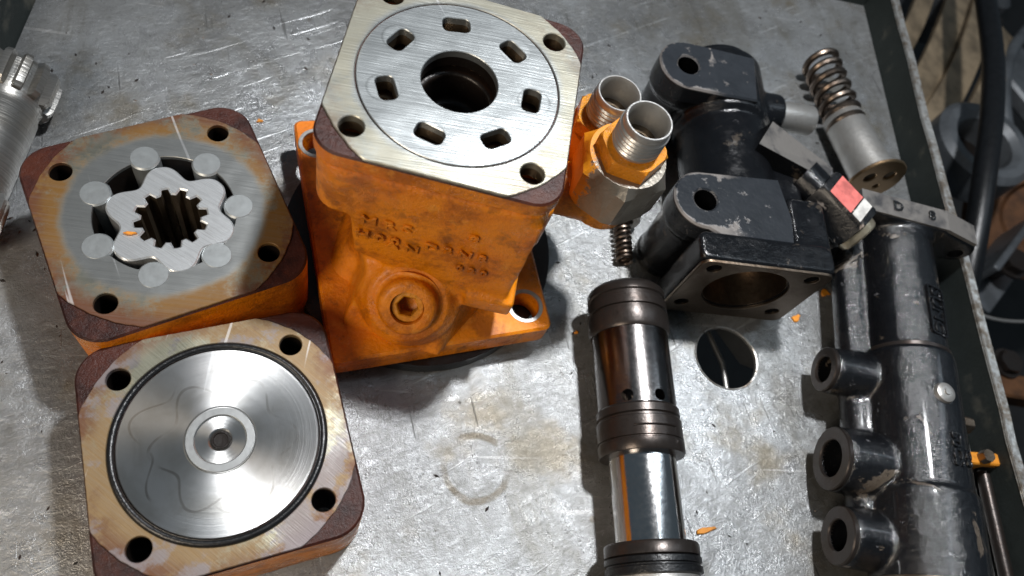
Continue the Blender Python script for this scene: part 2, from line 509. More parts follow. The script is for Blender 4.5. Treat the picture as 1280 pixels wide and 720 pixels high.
def loft(rings):
    g = G()
    m = len(rings[0])
    for rg in rings:
        g.v += [Vector(p) for p in rg]
    for r in range(len(rings) - 1):
        for i in range(m):
            j = (i + 1) % m
            g.f.append((r*m + i, r*m + j, (r+1)*m + j, (r+1)*m + i))
    g.f.append(tuple(range(m)))
    g.f.append(tuple((len(rings)-1)*m + i for i in range(m)))
    return g

def sweep(path, r, n=10, closed=False):
    g = G()
    pts = [Vector(p) for p in path]
    m = len(pts)
    nrm = None
    for k in range(m):
        a = pts[k-1] if (k > 0 or closed) else pts[k]
        b = pts[(k+1) % m] if (k < m-1 or closed) else pts[k]
        t = (b - a).normalized()
        if nrm is None:
            nrm = t.orthogonal().normalized()
        nrm = (nrm - t*nrm.dot(t)).normalized()
        bn = t.cross(nrm)
        rr = r[k] if isinstance(r, (list, tuple)) else r
        g.v += [pts[k] + nrm*rr*cos(2*pi*i/n) + bn*rr*sin(2*pi*i/n) for i in range(n)]
    for k in range(m if closed else m - 1):
        for i in range(n):
            j = (i + 1) % n
            a, b = k*n, ((k+1) % m)*n
            g.f.append((a+i, a+j, b+j, b+i))
    if not closed:
        g.f.append(tuple(range(n)))
        g.f.append(tuple((m-1)*n + i for i in range(n)))
    return g

def box(x0, x1, y0, y1, z0, z1, rad=.03, ch=.02):
    return prism(rrect((x1-x0)/2, (y1-y0)/2, rad, 3), (), z0, z1, ch, ch).at((x0+x1)/2, (y0+y1)/2, 0)

def cyl(p, q, r, n=40, ch=.015, r2=None):
    L = (Vector(q) - Vector(p)).length
    r2 = r if r2 is None else r2
    return lathe([(r-ch, 0), (r, ch), (r2, L-ch), (r2-ch, L)], n).xf(aim(p, q))

def ring(p, q, ro, ri, n=40, ch=.01):
    L = (Vector(q) - Vector(p)).length
    return lathe([(ri, 0), (ro, 0), (ro, L-ch), (ro-ch, L), (ri+ch, L), (ri, L-ch)], n, True).xf(aim(p, q))

def to_mesh(name, g, angle=35):
    me = bpy.data.meshes.new(name)
    me.from_pydata([tuple(p) for p in g.v], [], g.f)
    bm = bmesh.new()
    bm.from_mesh(me)
    bmesh.ops.recalc_face_normals(bm, faces=bm.faces)
    bm.to_mesh(me)
    bm.free()
    me.shade_smooth()
    me.set_sharp_from_angle(angle=radians(angle))
    return me

def put(name, me, mat, parent=None, loc=(0, 0, 0), rz=0.):
    o = bpy.data.objects.new(name, me)
    col.objects.link(o)
    o.location = loc
    o.rotation_euler = (0, 0, rz)
    if parent:
        o.parent = parent
    if mat and not me.materials:
        for m in (mat if isinstance(mat, (list, tuple)) else [mat]):
            me.materials.append(MT[m])
    return o

def part(name, g, mat, parent=None, angle=35):
    return put(name, to_mesh(name, g, angle), mat, parent)

def top_slot(o, zmin, k=1):
    """faces looking up near the top take the second material slot (bare primer on unmachined corners, painted-in sheen on the side block)"""
    for p in o.data.polygons:
        if p.normal.z > .5 and p.center.z > zmin:
            p.material_index = k

def hole_slot(o, hs, k=2):
    """walls of drilled holes are not painted; the deep material has shade in its colour"""
    for p in o.data.polygons:
        if abs(p.normal.z) < .5:
            for x, y, r in hs:
                if hypot(p.center.x - x, p.center.y - y) < r:
                    p.material_index = k
                    break

BHS = [(-.5, .5, .08), (.5, .5, .08), (.5, -.5, .08), (-.5, -.5, .08)]
def cast(name, g, mat, parent, voxel=.02, smooth=5, cuts=None, angle=60):
    """casting: overlapping solids fused into one skin with soft fillets, then drilled"""
    tmp = bpy.data.objects.new('tmp', to_mesh('tmp', g))
    col.objects.link(tmp)
    md = tmp.modifiers.new('r', 'REMESH')
    md.mode = 'VOXEL'
    md.voxel_size = voxel
    ms = tmp.modifiers.new('s', 'SMOOTH')
    ms.factor = .5
    ms.iterations = smooth
    ct = None
    if cuts:
        ct = bpy.data.objects.new('cut', to_mesh('cut', cuts))
        col.objects.link(ct)
        mb = tmp.modifiers.new('b', 'BOOLEAN')
        mb.operation = 'DIFFERENCE'
        mb.solver = 'EXACT'
        mb.object = ct
    dg = bpy.context.evaluated_depsgraph_get()
    me = bpy.data.meshes.new_from_object(tmp.evaluated_get(dg))
    me.name = name
    bpy.data.objects.remove(tmp)
    if ct:
        bpy.data.objects.remove(ct)
    for m in [m for m in bpy.data.meshes if m.users == 0 and (m.name.startswith('tmp') or m.name.startswith('cut'))]:
        bpy.data.meshes.remove(m)
    me.materials.clear()
    me.shade_smooth()
    me.set_sharp_from_angle(angle=radians(angle))
    return put(name, me, mat, parent)

def text_geo(s, size, depth):
    cu = bpy.data.curves.new('t', 'FONT')
    cu.body = s
    cu.size = size
    cu.extrude = depth
    cu.bevel_depth = size*.03
    cu.resolution_u = 2
    cu.align_x = 'CENTER'
    cu.align_y = 'CENTER'
    o = bpy.data.objects.new('t', cu)
    col.objects.link(o)
    dg = bpy.context.evaluated_depsgraph_get()
    me = bpy.data.meshes.new_from_object(o.evaluated_get(dg))
    g = G([v.co.copy() for v in me.vertices], [tuple(p.vertices) for p in me.polygons])
    bpy.data.objects.remove(o)
    bpy.data.meshes.remove(me)
    bpy.data.curves.remove(cu)
    return g

def frame(o, x, y, z=None):
    """matrix from origin and x / y directions"""
    x = Vector(x).normalized()
    y = Vector(y)
    y = (y - x*y.dot(x)).normalized()
    z = x.cross(y)
    m = Matrix((x, y, z)).transposed().to_4x4()
    m.translation = Vector(o)
    return m

def thing(name, label, cat, loc=(0, 0, FZ), rz=0., group=None):
    o = bpy.data.objects.new(name, None)
    o.empty_display_size = .01
    col.objects.link(o)
    o.location = loc
    o.rotation_euler = (0, 0, rz)
    return tag(o, label, cat, group)

def tag(o, label, cat, group=None):
    o['label'] = label
    o['category'] = cat
    if group:
        o['group'] = group
    return o

def struct(o):
    o['kind'] = 'structure'
    return o

# ------------------------------------------------------------------ the tray
TO = Vector((2.10, 8.43))             # back right corner of the tray
E1 = Vector((-.925, -.381)).normalized()   # towards the left wall
E2 = Vector((.381, -.925)).normalized()    # towards the viewer
TW, TL, WH = 8.12, 15.0, .37
def tp(a, b):
    p = TO + E1*a + E2*b
    return (p.x, p.y)
HOLE = (1.837, 3.344)
quad = [tp(TW, 0), tp(TW, TL), tp(0, TL), tp(0, 0)]
fl = part('tray_floor', prism(quad, [circ(.268, 64, *HOLE)], FZ - .035, FZ, 0, 0, .008), 'floor')
struct(fl)
hl = part('hole_edge', lathe([(.268, 0), (.282, 0), (.278, .007), (.268, .004)], 64, True).at(HOLE[0], HOLE[1], FZ), 'rim', fl)

def wall(name, a0, b0, a1, b1, splay, h):
    p, q = Vector(tp(a0, b0)), Vector(tp(a1, b1))
    d = (q - p).normalized()
    nrm = Vector((d.y, -d.x))
    if nrm.dot(Vector(tp(TW/2, TL/2)) - p) > 0:
        nrm = -nrm
    L = (q - p).length
    m = frame((p.x, p.y, FZ), (d.x, d.y, 0), (nrm.x, nrm.y, 0))
    if m.to_3x3().determinant() < 0 or m.col[2].z < 0:
        m = frame((q.x, q.y, FZ), (-d.x, -d.y, 0), (nrm.x, nrm.y, 0))
    rngs, rim = [], []
    n = 60
    for i in range(n + 1):
        x = L*i/n
        w = .008*sin(x*2.1) + .006*sin(x*5.3 + 1) + rnd.uniform(-.004, .004)
        rngs.append([(x, 0, -.03), (x, .02, .03), (x, splay + w, h), (x, splay + .085 + w, h), (x, splay + .085 + w, h - .05), (x, .075, -.03)])
        rim.append([(x, splay - .004 + w, h - .012), (x, splay + .008 + w, h + .012), (x, splay + .078 + w, h + .012), (x, splay + .092 + w, h - .015)])
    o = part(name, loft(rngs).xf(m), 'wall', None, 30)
    struct(o)
    part('rim', loft(rim).xf(m), 'rim', o, 30)
    return o
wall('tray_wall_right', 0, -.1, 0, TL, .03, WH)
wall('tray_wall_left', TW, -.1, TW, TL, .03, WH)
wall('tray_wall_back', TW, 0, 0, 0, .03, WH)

# darkness under and beside the tray, put into a dark ground colour
gr = part('ground', prism([(-40, -30), (40, -30), (40, 40), (-40, 40)], (), -6.4, -6.2), 'dark_bg')
struct(gr)

# ------------------------------------------------------------------ square motor plates
BH = [(-.5, .5), (.5, .5), (.5, -.5), (-.5, -.5)]
def clipped(r, hw, rad, n=240, d=0.):
    """rounded square cut by a circle, sampled round the centre"""
    base = rrect(hw, hw, rad, 14)
    out = []
    for i in range(n):
        a = 2*pi*i/n
        dx, dy = cos(a), sin(a)
        best = 9
        for k in range(len(base)):
            x1, y1 = base[k-1]
            x2, y2 = base[k]
            den = dx*(y2-y1) - dy*(x2-x1)
            if abs(den) < 1e-9:
                continue
            t = (x1*(y2-y1) - y1*(x2-x1))/den
            u = (x1*dy - y1*dx)/den
            if t > 0 and -1e-6 <= u <= 1 + 1e-6:
                best = min(best, t)
        rr = min(r + .0022*sin(a*9 + 1) + .0016*sin(a*31 + r*9) + .0012*sin(a*67), best - d - .0015*abs(sin(a*31)))
        out.append((rr*dx, rr*dy))
    return out

def rough_edge(g, z_top, amp=.006, seed=1):
    return g

# --- gerotor set
t = thing('gerotor_set', 'square orange-edged gerotor plate holding a star rotor and seven loose round rollers', 'gerotor', (-2.2195, 1.893, FZ), .905)
cav = .436
holes = [circ(.071, 32, *h) for h in BH]
o = part('ring_body', prism(rrect(.735, .735, .21, 10), [circ(cav, 72)] + holes, 0, .735, .014, .01), ['paint', 'maroon', 'deep'], t)
top_slot(o, .6)
hole_slot(o, BHS + [(0, 0, .47)])
part('machined_face', prism(clipped(.80, .735, .21, 240, .008), [circ(cav - .002, 72)] + [circ(.0695, 32, *h) for h in BH], .72, .75, .004), 'face_gerotor', t)
rm = to_mesh('roller', prism(circ(.097, 40), (), .01, .753, .011))
for k in range(7):
    a = radians(90 - k*360/7)
    ro = put('roller', rm, 'roller', t, (.452*cos(a), .452*sin(a) - .004, 0), a)
def star(n=192, r0=.354, amp=.049):
    pts = []
    for i in range(n):
        a = 2*pi*i/n
        c = cos(6*a)
        s = 1 - 2*((1 - c)/2)**1.35
        pts.append(((r0 + amp*s)*cos(a), (r0 + amp*s)*sin(a)))
    return pts
def spline_loop(z, ri, ro, duty=.5, a0=0., fl=.18):
    pts = []
    for k in range(z):
        a = a0 + 2*pi*k/z
        w = 2*pi/z
        for f_, r in ((-.5 + fl*.2, ri), (-duty/2 - fl*.45, ri), (-duty/2 + fl*.45, ro), (0, ro*1.004), (duty/2 - fl*.45, ro), (duty/2 + fl*.45, ri)):
            pts.append((r*cos(a + f_*w), r*sin(a + f_*w)))
    return pts
rotor = part('star_rotor', prism(star(), [spline_loop(12, .178, .222, .5)], .01, .754, .010), ['rotor', 'oilwall'], t)
hole_slot(rotor, [(0, 0, .235)], 1)
rotor.location = (.018, -.052, 0)
rotor.rotation_euler = (0, 0, radians(23))
ch = sweep([(-.02, 0, 0), (.02, .004, 0)], .007, 5)
# --- end cover
t = thing('end_cover', 'square orange-edged cover plate with mirror-bright round face and black sealing ring', 'cover plate', (-1.117, .816, FZ), .736)
HT = .655
o = part('cover_body', prism(rrect(.735, .735, .21, 10), [circ(.071, 32, *h) for h in BH] + [circ(.062, 24)], 0, HT - .014, .014, .01), ['paint', 'maroon', 'deep'], t)
top_slot(o, .5)
hole_slot(o, BHS)
part('machined_face', prism(clipped(.80, .735, .21, 240, .008), [circ(.612, 96)] + [circ(.0695, 32, *h) for h in BH], HT - .04, HT, .004), 'face_cover', t)
part('sealing_ring', lathe([(.590 + .021*cos(2*pi*i/14), HT - .006 + .021*sin(2*pi*i/14)) for i in range(14)], 128, True), 'rubber', t)
d = part('turned_disc', lathe([(.565, HT - .06), (.565, HT - .004), (.560, HT + .001), (.205, HT + .001), (.198, HT - .006), (.186, HT - .006), (.180, HT + .000), (.150, HT + .000), (.142, HT - .008), (.070, HT - .010), (.052, HT - .024), (.050, HT - .12), (0, HT - .13)], 128), 'turned', t, 20)
part('hub_ring', lathe([(.146, HT - .004), (.194, HT - .004), (.192, HT + .005), (.150, HT + .005)], 72, True), 'hub', d)
part('center_hole', lathe([(0, HT - .022), (.053, HT - .022), (.053, HT - .012), (.044, HT - .012), (.040, HT - .018), (0, HT - .019)], 32), 'deep', d)  # dark disc standing for the shade in the hole

# --- motor housing
C = (-.806, 2.917)
t = thing('motor_housing', 'tall orange cast motor housing with bright slotted port face on top', 'motor housing', (C[0], C[1], FZ), .275)
HT = 2.007
PA = [radians(103 - k*360/7) for k in range(7)]
def ports(hw, hh, rad=.036):
    return [rrect(hh, hw, rad, 4, .425*cos(a), .425*sin(a), a) for a in PA]
bolts = [circ(.071, 28, *h) for h in BH]
o = part('distributor_plate', prism(rrect(.692, .692, .17, 10), [circ(.224, 48)] + ports(.085, .055) + bolts, 1.862, HT - .014, .012, .022, .0), ['paint', 'maroon', 'oilwall', 'deep'], t)
top_slot(o, 1.9)
hole_slot(o, BHS + [(0, 0, .56)])
hole_slot(o, [(0, 0, .235)], 3)
part('machined_face', prism(clipped(.79, .692, .17, 240, .006), [circ(.589, 96)] + [circ(.0695, 28, *h) for h in BH], HT - .05, HT, .005), 'face_port', t)
part('port_face', prism(circ(.581, 96), [circ(.2225, 64)] + ports(.0835, .0535), HT - .05, HT - .001, .004), 'face_port', t)
neckholes = [circ(.20, 40)] + ports(.074, .046) + [circ(.06, 20, *h) for h in BH]
FL = [(1.09, -.588), (.37, 1.25), (-1.17, .642), (-.389, -1.23)]
def rpoly(pts, rad, n=5):
    out = []
    m = len(pts)
    for i in range(m):
        p, a, b = Vector(pts[i]), Vector(pts[i-1]), Vector(pts[(i+1) % m])
        u, v = (a-p).normalized(), (b-p).normalized()
        for k in range(n + 1):
            s = k/n
            q = p + u*rad*(1-s)**2 + v*rad*s**2
            out.append((q.x, q.y))
    return out
FH = [(.860, -.465), (-.945, .485)]
part('mounting_flange', prism(rpoly(FL, .07), [circ(.108, 28, *h) for h in FH], .15, .375, .018, .01), 'paint', t)
neck = lathe([(.56, .34), (.48, .55), (.48, 1.2), (.5, 1.30)], 48)
upper = prism(rrect(.680, .680, .17, 8), neckholes, 1.40, 1.835)
front = loft([[(-.40, -.50, .95), (-.40, -.40, .55), (.60, -.40, .55), (.64, -.50, .80), (.64, -.71, .86), (.40, -.71, .74), (-.40, -.67, .98)],
              [(-.50, -.50, 1.75), (-.50, -.40, 1.75), (.62, -.40, 1.75), (.66, -.50, 1.75), (.66, -.665, 1.75), (.40, -.68, 1.75), (-.48, -.68, 1.75)]])
ledge = box(.36, .70, -.75, -.45, .70, .88, .03, .02)
flare = loft([[(x, y, z) for x, y in rrect(h_, h_, h_*.32, 6)] for h_, z in ((.62, .34), (.50, .55), (.46, .95), (.54, 1.22), (.665, 1.48), (.665, 1.60))])
bp, bd = Vector((.015, -.80, .70)), Vector((0, -.70, .71)).normalized()
lobe = cyl(bp - bd*.62, bp + bd*.0, .40, 40, .04, .345)
lobe2 = loft([[(-.40, -.95, .34), (.30, -1.00, .34), (.62, -.4, .34), (-.44, -.4, .34)], [(-.30, -.70, .80), (.25, -.74, .80), (.5, -.4, .9), (-.45, -.4, .9)]])
colr = cyl(bp - bd*.1, bp + bd*.055, .29, 40, .03)
rise = cyl(bp - bd*.05, bp + bd*.16, .195, 40, .025)
sidepad = box(.5, .79, -.30, .66, .85, 1.38, .08, .05)
cuts = cyl(bp - bd*.05, bp + bd*.3, .112, 32, .001) + ring(bp + bd*.050, bp + bd*.3, .262, .225, 40, .001)
hs = (cast('casting', neck + upper + front + ledge + flare + lobe + lobe2 + colr + rise + sidepad, ['paint', 'oilwall', 'deep'], t, .019, 4, cuts), 0)
for p in hs[0].data.polygons:
    if p.center.z > 1.3 and (hypot(p.center.x, p.center.y) < .57 or any(hypot(p.center.x - x, p.center.y - y) < .1 for x, y, r in BHS)):
        p.material_index = 2 if hypot(p.center.x, p.center.y) < .27 else 1
part('pilot', lathe([(1.02, 0), (1.04, .015), (1.04, .148), (.5, .148)], 64), 'rubber', t)
# plug in the drain boss
part('drain_plug', prism(circ(.110, 32), [circ(.072, 6)], 0, .10, .008).xf(aim(bp + bd*.02, bp + bd*1)), 'paint_bright', t)
for h in FH:
    part('bolt_seat', lathe([(.106, .368), (.140, .368), (.134, .379), (.108, .379)], 40, True).at(h[0], h[1], 0), 'dull', t)
# raised casting marks on the front (worn and half filled with paint)
def mark(s, size, x, z, y, tilt=.10):
    return text_geo(s, size, .004).xf(frame((x, y + .028, z), (1, 0, .03), (0, -tilt, 1)))
lm = mark('8', .12, .30, 1.50, -.722) + mark('D 2 N 8', .115, .22, 1.31, -.732) + mark('A N', .12, -.10, 1.22, -.732) + mark('0 2 0', .10, .35, 1.14, -.735)
lm = lm + mark('M R S', .13, -.22, 1.42, -.722) + mark('H 0 0', .12, -.26, 1.26, -.730)
part('cast_lettering', lm, 'paint', t)

# two threaded unions on the side of the housing
def hexp(r, a0=0.):
    return [(r*cos(a0 + pi/3*i), r*sin(a0 + pi/3*i)) for i in range(6)]
def hexnut(r, z0, z1, a0=0., ch=.05, top=.92):
    """hexagon with turned chamfers on both ends"""
    n = 72
    rg = []
    def hr(a):
        k = (a - a0) % (pi/3) - pi/6
        return r*cos(pi/6)/cos(k)
    for z, lim in ((z0, r*.92), (z0 + ch*.6, r*1.01), (z1 - ch*.6, r*1.01), (z1, r*top)):
        rg.append([(min(hr(a0 + 2*pi*i/n), lim)*cos(a0 + 2*pi*i/n), min(hr(a0 + 2*pi*i/n), lim)*sin(a0 + 2*pi*i/n), z) for i in range(n)])
    return loft(rg)
def nipple(ro, ri, z0, z1, pitch=.034):
    pr = [(ri, z0)]
    z = z0
    pr += [(ro*.93, z0), (ro*.90, z0 + .03)]
    z = z0 + .03
    while z < z1 - .06:
        pr += [(ro, z + pitch*.35), (ro, z + pitch*.55), (ro*.925, z + pitch*.9)]
        z += pitch
    pr += [(ro*.94, z + .01), (ro*.94, z1 - .015), (ro*.90, z1), (ri*1.08, z1), (ri, z1 - .03), (ri, z0 + .02)]
    return lathe(pr, 56, True)
def union_fitting(x, y, zt, a0, big):
    m = Matrix.Translation((x, y, 0))
    part('union_elbow', (cyl((x - .55, y, zt - .86), (x + .02, y, zt - .86), .185, 32, .04) + cyl((x, y, zt - 1.04), (x, y, zt - .62), .20, 32, .10)), 'paint_bright', t)
    h = part('hexagon_nut', hexnut(.315 if big else .27, zt - .73, zt - .35, a0, .11, .80).xf(m), 'nut', t, 25)
    part('adapter_hexagon', hexnut(.225, zt - .365, zt - .235, a0 + .35, .03).xf(m), 'paint_bright', h, 25)
    nip = part('threaded_nipple', nipple(.160, .125, zt - .25, zt).xf(m), 'bright', h)
    part('union_bore', lathe([(0, zt - .245), (.128, zt - .245), (.128, zt - .20), (.07, zt - .20), (.06, zt - .23), (0, zt - .23)], 32).xf(m), 'oilwall', h)
union_fitting(1.13, .06, 2.05, .60, True)
union_fitting(1.005, .447, 1.80, .1, False)

# ------------------------------------------------------------------ valve spool lying on the tray
A0, A1 = Vector((.738, 3.355, -.41)), Vector((1.708, 1.365, -.41))
ax = (A1 - A0).normalized()
t = thing('valve_spool', 'dark oiled valve spool sleeve with two small holes and polished rod', 'valve spool', (A0.x, A0.y, FZ), 0)
t.rotation_euler = (0, 0, 0)
base = Matrix.Translation((-A0.x, -A0.y, -FZ))
SP = base @ aim(A0, A1)
def spart(name, prof, mat, n=72, closed=False):
    return part(name, lathe(prof, n, closed).xf(SP), mat, t)
spart('top_land', [(.20, .14), (.265, .14), (.285, .16), (.297, .18), (.297, .225), (.283, .235), (.283, .265), (.303, .275), (.303, .345), (.288, .352), (.288, .372), (.306, .380), (.306, .50), (.294, .525), (.26, .53)], 'darkband')
hx = Matrix.Translation((-A0.x, -A0.y, -FZ))
sl = to_mesh('sleeve', lathe([(.22, .50), (.286, .50), (.286, 1.11), (.22, 1.11)], 96).xf(SP))
tmp = bpy.data.objects.new('tmp', sl)
col.objects.link(tmp)
ctg = G()
side = ax.cross(Vector((0, 0, 1))).normalized()       # to the viewer's left of the axis
for ang in (-14, 34):
    d_ = (Vector((0, 0, 1))*cos(radians(ang)) + (-side)*sin(radians(ang))*-1)
    pc = A0 + ax*1.05
    ctg = ctg + cyl(pc + d_*.1, pc + d_*.6, .043, 28, .001)
ct = bpy.data.objects.new('cut', to_mesh('cut', ctg.xf(base)))
col.objects.link(ct)
mb = tmp.modifiers.new('b', 'BOOLEAN')
mb.operation = 'DIFFERENCE'
mb.solver = 'EXACT'
mb.object = ct
dg = bpy.context.evaluated_depsgraph_get()
me = bpy.data.meshes.new_from_object(tmp.evaluated_get(dg))
bpy.data.objects.remove(tmp)
bpy.data.objects.remove(ct)
me.materials.clear()
me.shade_smooth()
me.set_sharp_from_angle(angle=radians(30))
put('sleeve', me, 'darksteel', t)
spart('middle_land', [(.20, 1.095), (.284, 1.095), (.300, 1.115), (.300, 1.165), (.286, 1.175), (.286, 1.19), (.306, 1.20), (.306, 1.335), (.298, 1.34), (.298, 1.35), (.308, 1.355), (.308, 1.42), (.298, 1.435), (.24, 1.44)], 'darkband')
arc_ = [Vector((.3055*cos(a), .3055*sin(a), 1.27)) for a in [radians(-125 + 70*k/20) for k in range(21)]]
up_ = (SP.to_3x3().inverted() @ Vector((0, 0, 1)))
ph = atan2(up_.y, up_.x)
arc_ = [Vector((.3055*cos(ph + radians(-32 + 60*k/20)), .3055*sin(ph + radians(-32 + 60*k/20)), 1.27)) for k in range(21)]
part('slot', sweep(arc_, .008, 8).xf(SP), 'deep', t)
spart('rod', [(.0, 1.4), (.238, 1.4), (.238, 2.05), (.0, 2.05)], 'chrome')
spart('lower_land', [(.20, 2.02), (.308, 2.02), (.318, 2.035), (.318, 2.10), (.305, 2.108), (.20, 2.11)], 'darkband')
spart('seal_ring', [(.20, 2.105), (.300, 2.105), (.322, 2.115), (.324, 2.15), (.312, 2.158), (.312, 2.168), (.325, 2.175), (.325, 2.215), (.305, 2.225), (.20, 2.225)], 'rubber')
spart('tail', [(.0, 2.22), (.300, 2.22), (.300, 2.26), (.335, 2.27), (.335, 2.55), (0, 2.55)], 'dull')

# ------------------------------------------------------------------ small coil spring and its cap under the union
t = thing('small_spring', 'thin bronze coil spring lying under the orange union, beside the black pillar', 'spring', (.61, 3.93, FZ))
p0, p1 = Vector((.57, 4.03, -.66)), Vector((.735, 3.68, -.675))
def helix(p, q, r, turns, wire, n=22, flat=1):
    L = (q - p).length
    m = aim(p, q)
    N_ = int(turns*n)
    pts = []
    for i in range(N_ + 1):
        s = i/N_
        # closed ends
        u = s + .0
        z = L*(u if not flat else (u*u*(3-2*u)*.25 + u*.75))
        pts.append(m @ Vector((r*cos(2*pi*turns*s), r*sin(2*pi*turns*s), z)))
    return sweep(pts, wire, 8)
part('coil', helix(p0, p1, .062, 9, .0165).at(-.61, -3.93, -FZ), 'spring', t)
t2 = tag(part('spring_cap', G(), 'dull') if False else part('spring_cap', lathe([(.0, 0), (.10, 0), (.118, .02), (.118, .20), (.105, .22), (.060, .22), (.055, .12), (0, .12)], 36).xf(aim(Vector((.56, 4.24, -.63)), Vector((.615, 3.99, -.632)))), 'dull'), 'small grey cylindrical cap at the upper end of the thin spring', 'spring cap')

# ------------------------------------------------------------------ black valve body with two bolt pillars
VB, VR = (1.0, 3.95), .419
t = thing('control_valve', 'glossy black cast valve body on two pillars with square bored flange', 'valve body', (VB[0], VB[1], FZ), VR)
ZB = .90
def pillar(y):
    return cyl((0, y, 0), (0, y, ZB), .215, 40, .02, .235) + cyl((0, y, ZB - .26), (0, y, ZB), .255, 40, .02) + cyl((0, y, 0), (0, y, .10), .23, 40, .02)
def arm(y):
    return loft([[(0, y - .25, .62), (0, y + .25, .62), (.66, y + .27, .50), (.66, y - .27, .50)], [(0, y - .25, ZB - .004), (0, y + .25, ZB - .004), (.66, y + .25, ZB - .03), (.66, y - .25, ZB - .03)]])
main = cyl((.47, -.35, .45), (.47, 1.70, .45), .39, 56, .05)
dome = cyl((.47, 1.60, .47), (.47, 1.80, .47), .36, 56, .06)
cap = cyl((.47, 1.02, .46), (.47, 1.68, .46), .43, 56, .03)
ff = prism(rrect(.55, .45, .10, 6), (), 0, .24).xf(frame((.44, -.545, .54), (1, 0, 0), (0, 0, 1)))
ffz = box(-.11, .99, -.545, -.30, .09, .955, .06, .02)
block = loft([[(.70, .62, .35), (.70, 1.02, .35), (1.28, .82, .35), (1.28, .36, .35)], [(.62, .42, .90), (.62, .86, .90), (.95, .86, .88), (1.22, .50, .74)]])
wedge = box(.62, 1.02, .05, .60, .30, .70, .05, .03)
side2 = box(.70, 1.04, -.35, .15, .45, .90, .05, .03)
stub_b = cyl((.75, 1.28, .55), (1.02, 1.28, .55), .185, 32, .03)
cuts = G()
for y in (0, 1.34):
    cuts = cuts + cyl((0, y, .25), (0, y, 1.2), .092, 28, .001)
cuts = cuts + cyl((.43, -1.0, .56), (.43, -.20, .56), .325, 56, .001)
for hx_, hz in ((.03, .27), (.83, .27), (.03, .85), (.83, .85)):
    cuts = cuts + cyl((hx_, -1, hz), (hx_, -.38, hz), .055, 20, .001)
cast('casting', pillar(0) + pillar(1.34) + arm(0) + arm(1.34) + main + dome + cap + ffz + wedge + side2 + stub_b, 'black', t, .018, 3, cuts)
bl = [(.58, .50, .30), (.58, .95, .30), (1.34, .84, .30), (1.30, .36, .30)]
bt = [(.54, .62, .91), (.74, .92, .86), (1.34, .64, .72), (1.20, .44, .80)]
o = part('side_block', loft([bl, bt]), ['black', 'worn_or_sheen_grey'], t, 20)
top_slot(o, .5)  # lighter top facet is reflected light put into the colour
# machined front of the flange
fm = frame((.44, -.541, .525), (1, 0, 0), (0, 0, 1))     # local z points to the viewer
part('flange_face', prism(rrect(.535, .420, .07, 6), [circ(.33, 56, -.01, .035)] + [circ(.057, 20, x - .44, z - .525) for x, z in ((.03, .27), (.83, .27), (.03, .85), (.83, .85))], 0, .022, .004).xf(fm), 'brownmetal', t)
part('bore_liner', lathe([(.318, 0), (.328, 0), (.328, .33), (.0, .33), (.0, .32), (.318, .32)], 56, True).xf(frame((.43, -.53, .56), (1, 0, 0), (0, 0, -1))), 'brownmetal', t)
for y, tail in ((0, [(.10, -.31), (.70, -.33), (.72, -.06), (.66, .29), (.30, .27)]), (1.34, [(.30, -.27), (.60, -.27), (.64, .21), (.30, .24)])):
    arc = [(.255*cos(pi/2 + pi*i/26), .255*sin(pi/2 + pi*i/26)) for i in range(27)]
    b = part('lug_arm', prism(arc + tail, [circ(.093, 28)], ZB - .16, ZB + .012, .014), 'boss_a' if y == 0 else 'boss_b', t)
    b.location = (0, y, 0)
part('stub_tube', lathe([(.095, 0), (.135, 0), (.135, .36), (.128, .37), (.10, .37), (.095, .30)], 36, True).xf(aim((.98, 1.28, .55), (1.4, 1.28, .55))), 'dull', t)
# screw plug with the red mark, pointing right
q0, q1 = Vector((1.05, .55, .66)), Vector((1.55, .06, .60))
PM = aim(q0, q1)
L = (q1 - q0).length
pl = part('screw_plug', lathe([(0, 0), (.175, 0), (.175, L*.45), (.175, L*.5), (.170, L - .03), (.15, L), (.12, L), (.115, L - .04), (0, L - .04)], 40).xf(PM), 'black', t)
up = PM.to_3x3().inverted() @ Vector((0, 0, 1))
ua = atan2(up.y, up.x)
part('plug_nut', hexnut(.245, L*.24, L*.90, ua - pi/6, .04).xf(PM), 'black_worn', t, 25)
rd, tg = Vector((cos(ua), sin(ua), 0)), Vector((-sin(ua), cos(ua), 0))
zc = Vector((0, 0, 1))
for nm, za, zb, mt_ in (('red_mark', L*.32, L*.68, 'red_tape'), ('bare_patch', L*.68, L*.83, 'whitish')):
    pts_ = [rd*.2135 + tg*w_ + zc*z_ for w_, z_ in ((-.115, za), (.11, za + .015), (.115, zb), (-.11, zb - .012))]
    part(nm, loft([pts_, [p + rd*.004 for p in pts_]]).xf(PM), mt_, t)
part('plug_end', lathe([(0, L - .03), (.12, L - .03), (.12, L - .015), (0, L - .015)], 32).xf(PM), 'deep', t)
part('plug_rim', lathe([(.118, L - .05), (.178, L - .06), (.168, L - .005), (.150, L + .010), (.122, L + .004)], 40, True).xf(PM), 'brassy', t)

